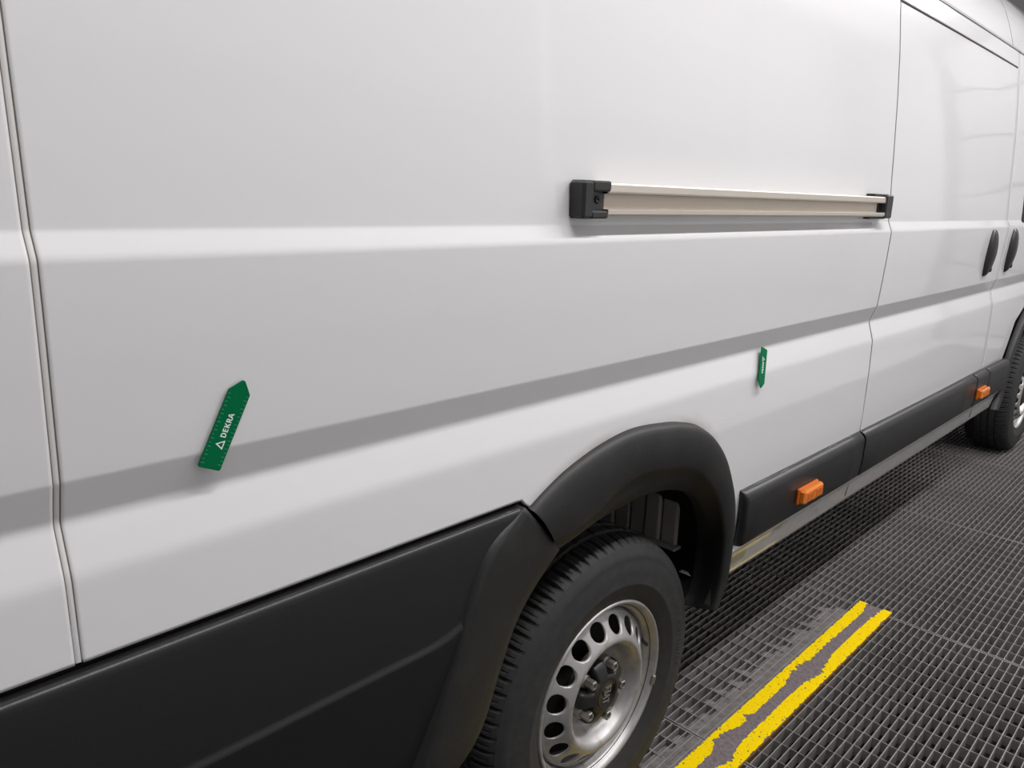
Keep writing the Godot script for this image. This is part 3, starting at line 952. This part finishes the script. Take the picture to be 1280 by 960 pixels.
# ---------------------------------------------------------------- damage pointers
func pointer(label: String, tip_up: Vector3, base_mid: Vector3, nrm: Vector3, width: float) -> void:
	# flat magnetic ruler with a pointed end, printed scale along both edges and a word along the middle
	var up := (tip_up - base_mid).normalized()
	var right := up.cross(nrm).normalized()
	var n := right.cross(up).normalized()
	var length := tip_up.distance_to(base_mid)
	var o := thing("pointer_ruler", label, "ruler", base_mid, "green damage pointer rulers on the van")
	o.basis = Basis(right, up, n)
	var h := width * 0.5
	var outline := [Vector2(-h, 0.0015), Vector2(-h + 0.0015, 0), Vector2(h - 0.0015, 0), Vector2(h, 0.0015), Vector2(h, length - 0.016), Vector2(h - 0.0008, length - 0.0145), Vector2(0.0015, length - 0.0006), Vector2(-0.0015, length - 0.0006), Vector2(-h + 0.0008, length - 0.0145), Vector2(-h, length - 0.016)]
	var st := new_st()
	st.set_smooth_group(-1)
	var t := 0.0022
	for k in range(1, outline.size() - 1):
		tri(st, Vector3(outline[0].x, outline[0].y, t), Vector3(outline[k + 1].x, outline[k + 1].y, t), Vector3(outline[k].x, outline[k].y, t))
		tri(st, Vector3(outline[0].x, outline[0].y, 0), Vector3(outline[k].x, outline[k].y, 0), Vector3(outline[k + 1].x, outline[k + 1].y, 0))
	for k in outline.size():
		var a: Vector2 = outline[k]; var b: Vector2 = outline[(k + 1) % outline.size()]
		quad(st, Vector3(a.x, a.y, 0), Vector3(a.x, a.y, t), Vector3(b.x, b.y, t), Vector3(b.x, b.y, 0))
	node("ruler_blade", done(st), M.green, o)
	st = new_st()
	var ny := 18
	for k in ny:
		var y := 0.006 + k * 0.0052
		if y > length - 0.018: break
		var l := 0.0045 if k % 2 == 0 else 0.0026
		box(st, Vector3(-h + 0.0010, y, t), Vector3(-h + 0.0010 + l, y + 0.0004, t + 0.0002))
		box(st, Vector3(h - 0.0010 - l, y + 0.001, t), Vector3(h - 0.0010, y + 0.0014, t + 0.0002))
	node("scale_marks", done(st), M.print_dim, o)
	var tm := TextMesh.new()
	var sf := SystemFont.new()
	sf.font_names = PackedStringArray(["Droid Sans"])
	sf.font_weight = 700
	tm.font = sf
	tm.text = "DEKRA"
	tm.font_size = 32
	tm.pixel_size = 0.00031
	tm.depth = 0.0003
	var tn := node("lettering", tm, M.print, o, Vector3(0.0012, length * 0.49, t + 0.0001))
	tn.rotation.z = PI / 2
	# the mark beside the word: an open triangle
	st = new_st()
	st.set_smooth_group(-1)
	var c := Vector2(0.0012, length * 0.285)
	var tp := [c + Vector2(-0.0062, -0.0010), c + Vector2(0.0050, -0.0066), c + Vector2(0.0050, 0.0056)]
	var g := (tp[0] + tp[1] + tp[2]) / 3.0 as Vector2
	for k in 3:
		var a: Vector2 = tp[k]; var b: Vector2 = tp[(k + 1) % 3]
		var ai := a.lerp(g, 0.42); var bi := b.lerp(g, 0.42)
		var z := t + 0.00025
		quad(st, Vector3(a.x, a.y, z), Vector3(ai.x, ai.y, z), Vector3(bi.x, bi.y, z), Vector3(b.x, b.y, z))
	node("triangle_mark", done(st), M.print, o)

# ---------------------------------------------------------------- floor
const BAR := 0.0238
const CROSS := 0.0727
const DEEP := 0.036

func grating_panel(floor_node: Node3D, x0: float, x1: float, z0: float, z1: float, single: bool) -> void:
	var st := new_st()
	# end bars that frame the panel
	box(st, Vector3(x0 + 0.003, -DEEP, z0), Vector3(x0 + 0.007, -0.0005, z1))
	box(st, Vector3(x1 - 0.007, -DEEP, z0), Vector3(x1 - 0.003, -0.0005, z1))
	var panel := part("grating_panel", st, M.steel, floor_node)
	var span := x1 - x0 - 0.008
	var variants := []
	for v in 4:
		var s := new_st()
		cbox(s, Vector3.ZERO, Vector3(span, DEEP, 0.0032), 0.0007, Basis(Vector3.RIGHT, (v - 1.5) * 0.012))
		variants.append(done(s))
	var bar_count := int(round((z1 - z0) / BAR))
	var merged := new_st()
	var any := false
	for k in bar_count:
		var z := z0 + (k + 0.5) * BAR + rng.randf_range(-0.0006, 0.0006)
		var at := Vector3((x0 + x1) / 2, -DEEP / 2 + rng.randf_range(-0.0008, 0.0004), z)
		if single and z > -1.30:
			node("bearing_bar", variants[rng.randi() % 4], M.steel, panel, at - panel.position)
		else:
			cbox(merged, at, Vector3(span, DEEP, 0.0032), 0.0007, Basis(Vector3.RIGHT, rng.randf_range(-0.018, 0.018)))
			any = true
	if any:
		part("bearing_bars", merged, M.steel, panel).set_meta("kind", "stuff")
	merged = new_st()
	any = false
	var s := new_st()
	cbox(s, Vector3.ZERO, Vector3(0.0022, DEEP - 0.004, z1 - z0 - 0.001), 0.0005)
	var cross_mesh := done(s)
	var nc := int(round((x1 - x0) / CROSS))
	for k in range(1, nc):
		var at := Vector3(lerp(x0, x1, float(k) / nc), -DEEP / 2 + 0.0012, (z0 + z1) / 2)
		if single:
			node("cross_bar", cross_mesh, M.steel, panel, at - panel.position)
		else:
			cbox(merged, at, Vector3(0.0022, DEEP - 0.004, z1 - z0 - 0.001), 0.0005)
			any = true
	if any:
		part("cross_bars", merged, M.steel, panel).set_meta("kind", "stuff")

func paint_stripe(z0: float, z1: float, sd: int, worn: Array, floor_node: Node3D) -> void:
	var n := FastNoiseLite.new()
	n.seed = sd; n.frequency = 28.0; n.fractal_octaves = 3
	var pits := FastNoiseLite.new()
	pits.seed = sd + 40; pits.frequency = 75.0; pits.fractal_octaves = 2
	var st := new_st()
	st.set_smooth_group(-1)
	var d := 0.003
	var nx := int((2.866 - 1.20) / d)
	var nzc := int((z1 - z0) / 0.0022)
	var dz := (z1 - z0) / nzc
	for i in nx:
		var x := 1.20 + i * d
		for k in nzc:
			var z := z0 + k * dz
			var cx := x + d / 2; var cz := z + dz / 2
			var lo := z0 + n.get_noise_2d(cx, 3.0) * 0.004
			var hi := z1 + n.get_noise_2d(cx, 9.0) * 0.006
			for w in worn:     # (x, reach along x, bite from which side, depth)
				var f: float = exp(-pow((cx - w[0]) / w[1], 2.0))
				if w[2] > 0: hi -= f * w[3] * (1.0 + n.get_noise_2d(cx * 1.7, 5.0) * 0.8)
				else: lo += f * w[3] * (1.0 + n.get_noise_2d(cx * 1.7, 6.0) * 0.8)
			if cz < lo or cz > hi or pits.get_noise_2d(cx, cz) > 0.60: continue
			var y := 0.0056
			var a := Vector3(x, y, z); var b := Vector3(x + d, y, z); var c := Vector3(x + d, y, z + dz); var e := Vector3(x, y, z + dz)
			quad(st, a, b, c, e)
			if k == nzc - 1 or cz + dz > hi: quad(st, e, c, c + Vector3(0, -0.002, 0), e + Vector3(0, -0.002, 0))
	part("yellow_stripe", st, M.yellow, floor_node)

func build_floor() -> void:
	var fl := Node3D.new()
	fl.name = "floor"
	add_child(fl, true)
	struct(fl, "dirty steel grating floor laid in rectangular panels")
	var xs := [-2.62, -1.53, -0.44, 0.652, 1.744, 2.836, 3.968, 5.14, 6.25, 7.36, 8.47, 9.58]
	var zrow := [-4.10, -2.432, -0.766, 0.7102]
	for i in xs.size() - 1:
		for k in 3:
			var single: bool = (k == 2 and i >= 4 and i <= 5) or (k == 1 and i == 4)
			grating_panel(fl, xs[i], xs[i + 1], zrow[k], zrow[k + 1], single)
	# flat cover plate that carries the yellow marking, dirt packed between the bars next to it
	var st := new_st()
	cbox(st, Vector3(2.018, -0.0095, -0.826), Vector3(1.690, 0.028, 0.117), 0.001)
	part("cover_plate", st, M.plate, fl)
	st = new_st()
	cbox(st, Vector3(2.018, -0.010, -0.7662), Vector3(1.690, 0.024, 0.003), 0.001)
	part("rust_edge", st, M.rust, fl)
	paint_stripe(-0.884, -0.844, 3, [[1.78, 0.06, 1, 0.024], [1.92, 0.012, 1, 0.020], [2.26, 0.07, 1, 0.020], [2.50, 0.12, 1, 0.006], [2.86, 0.05, 1, 0.012]], fl)
	paint_stripe(-0.810, -0.767, 14, [[1.72, 0.05, -1, 0.016], [2.30, 0.09, -1, 0.018], [2.45, 0.03, -1, -0.006], [2.86, 0.10, -1, 0.010]], fl)
	st = new_st()
	for i in range(3, 5):
		for kx in 15:
			for kz in range(1, 6):
				var zz := -0.766 - BAR * (5 + kz)
				var xx: float = xs[i] + kx * CROSS
				if xx > 2.76: continue
				var full: float = [1.3, 1.3, 0.95, 0.5, 0.2][kz - 1]
				var n := int(round(10.0 * clamp(full + rng.randf_range(-0.3, 0.3), 0, 1)))
				var depth: float = 0.0008 + rng.randf() * 0.0014 + (0.004 * rng.randf() if kz > 2 else 0.0)
				for sx in n:
					var h: float = -depth - (0.012 * pow(float(sx) / n, 4.0) if n < 10 else 0.0)
					var h2: float = -depth - (0.012 * pow(float(sx + 1) / n, 4.0) if n < 10 else 0.0)
					var a := xx + sx * CROSS / 10; var e := a + CROSS / 10
					quad(st, Vector3(a, h, zz), Vector3(e, h2, zz), Vector3(e, h2, zz + BAR), Vector3(a, h, zz + BAR))
	var dirt := part("packed_dirt", st, M.dirt, fl)
	dirt.set_meta("kind", "stuff")
	# walkway beside the grating
	st = new_st()
	box(st, Vector3(-3.5, -0.5, 0.712), Vector3(10.5, 0.0, 2.3))
	var led := part("floor", st, M.concrete, self)
	struct(led, "light concrete walkway beside the steel grating")
	st = new_st()
	box(st, Vector3(-3.5, -0.5, -5.2), Vector3(10.5, 0.0, -4.102))
	box(st, Vector3(9.582, -0.5, -4.102), Vector3(10.5, 0.0, 0.712))
	box(st, Vector3(-3.5, -0.5, -4.102), Vector3(-2.622, 0.0, 0.712))
	struct(part("floor", st, M.concrete, self), "concrete floor round the far sides of the grating")
	st = new_st()
	box(st, Vector3(-3.5, -0.62, -5.2), Vector3(10.5, -0.5, 2.3))
	struct(part("floor", st, M.pit, self), "dark pit bottom below the steel grating")

func build_room() -> void:
	var b := [["wall_right", Vector3(-3.7, -0.5, 2.2), Vector3(10.7, 4.6, 2.4), "plain white wall behind the photographer"],
		["wall_left", Vector3(-3.7, -0.5, -5.4), Vector3(10.7, 4.6, -5.2), "plain white wall beyond the van"],
		["wall_back", Vector3(-3.7, -0.5, -5.4), Vector3(-3.5, 4.6, 2.4), "plain white wall behind the van"],
		["wall_front", Vector3(10.5, -0.5, -5.4), Vector3(10.7, 4.6, 2.4), "plain white wall ahead of the van"],
		["ceiling", Vector3(-3.7, 4.5, -5.4), Vector3(10.7, 4.7, 2.4), "plain light grey ceiling of the inspection hall"]]
	for q in b:
		var st := new_st()
		box(st, q[1], q[2])
		struct(part(q[0], st, M.ceiling if q[0] == "ceiling" else M.wall, self), q[3])

func build_gate() -> void:
	# sectional gate in the end wall ahead of the van
	var gate := Node3D.new()
	gate.name = "door_1"
	add_child(gate, true)
	gate.position = Vector3(10.47, 0, -1.2)
	struct(gate, "light grey sectional gate in the wall ahead of the van")
	var f := new_st()
	for z in [-3.45, 1.05]:
		cbox(f, Vector3(10.46, 1.92, z), Vector3(0.08, 3.84, 0.14), 0.006)
	cbox(f, Vector3(10.46, 3.90, -1.2), Vector3(0.08, 0.16, 4.64), 0.006)
	part("door_frame", f, M.seal_grey, gate)
	var p := new_st()
	cbox(p, Vector3(10.465, 0.312, -1.2), Vector3(0.04, 0.60, 4.34), 0.008)
	var mesh := done(p)
	for k in 6:
		node("gate_panel", mesh, M.gate, gate, Vector3(0, 0.0 + k * 0.63, 0) - gate.position)

const LAMP_POWER := 5.3
func build_lamps() -> void:
	var spots := []
	for k in 5: spots.append(Vector3(0.85 + k * 2.0, 4.05, 0.62))
	for k in 4: spots.append(Vector3(0.2 + k * 2.3, 4.25, -4.2))
	for k in spots.size():
		var s: Vector3 = spots[k]
		var o := thing("ceiling_light", "%s white batten light from the rear wall in the row %s" % [["first", "second", "third", "fourth", "fifth"][k if s.z > 0 else k - 5], "above the van's lit side" if s.z > 0 else "beyond the van"], "light", s, "batten lights on the ceiling")
		var st := new_st()
		cbox(st, Vector3(0, 0.03, 0), Vector3(1.56, 0.05, 0.16), 0.006)
		cbox(st, Vector3(-0.5, (4.5 - s.y + 0.05) / 2, 0), Vector3(0.02, 4.5 - s.y - 0.05, 0.02), 0.002)
		cbox(st, Vector3(0.5, (4.5 - s.y + 0.05) / 2, 0), Vector3(0.02, 4.5 - s.y - 0.05, 0.02), 0.002)
		node("lamp_body", done(st), M.lamp_body, o)
		st = new_st()
		cbox(st, Vector3(0, -0.005, 0), Vector3(1.5, 0.02, 0.12), 0.004)
		node("lamp_tube", done(st), M.lamp_glow, o)
		var l := AreaLight3D.new()
		l.name = "lamp_glow"
		l.area_size = Vector2(1.5, 0.12)
		l.area_normalize_energy = true
		l.light_energy = LAMP_POWER if s.z > 0 else LAMP_POWER * 0.25
		l.light_color = Color(1.0, 0.99, 0.995)
		l.shadow_enabled = true
		o.add_child(l)
		l.position = Vector3(0, -0.02, 0)
		l.rotation.x = -PI / 2

func _ready() -> void:
	rng.seed = 77
	var cam := Camera3D.new()
	cam.name = "camera"
	cam.basis = Basis(Vector3(0.69996550, 0.03027890, 0.71353450), Vector3(0.15056135, 0.97039005, -0.18887678), Vector3(-0.69812576, 0.23963795, 0.67468072))
	cam.position = Vector3(0, 1.475, 0)
	cam.fov = 52.918
	cam.near = 0.02
	cam.far = 60.0
	add_child(cam)
	cam.make_current()
	var we := WorldEnvironment.new()
	we.name = "environment"
	var env := Environment.new()
	env.background_mode = Environment.BG_COLOR
	env.background_color = Color(0.3, 0.3, 0.3)
	env.tonemap_mode = Environment.TONE_MAPPER_LINEAR
	env.tonemap_exposure = 1.0
	env.sdfgi_enabled = true
	env.ssao_enabled = true
	env.ssil_enabled = true
	we.environment = env
	add_child(we)
	make_materials()
	build_lamps()
	build_room()
	build_gate()
	build_floor()
	build_van()
	pointer("green pointer ruler, tip up, on the side panel near the rear seam", Vector3(0.4255, 1.246, -0.8630), Vector3(0.3775, 1.1425, -0.8690), Vector3(0, -0.06, 1), 0.029)
	pointer("green pointer ruler, tip down, on the panel between wheel arch and sliding door", Vector3(1.778, 1.022, -0.8560), Vector3(1.822, 1.114, -0.8790), Vector3(0, 0.25, 1), 0.029)
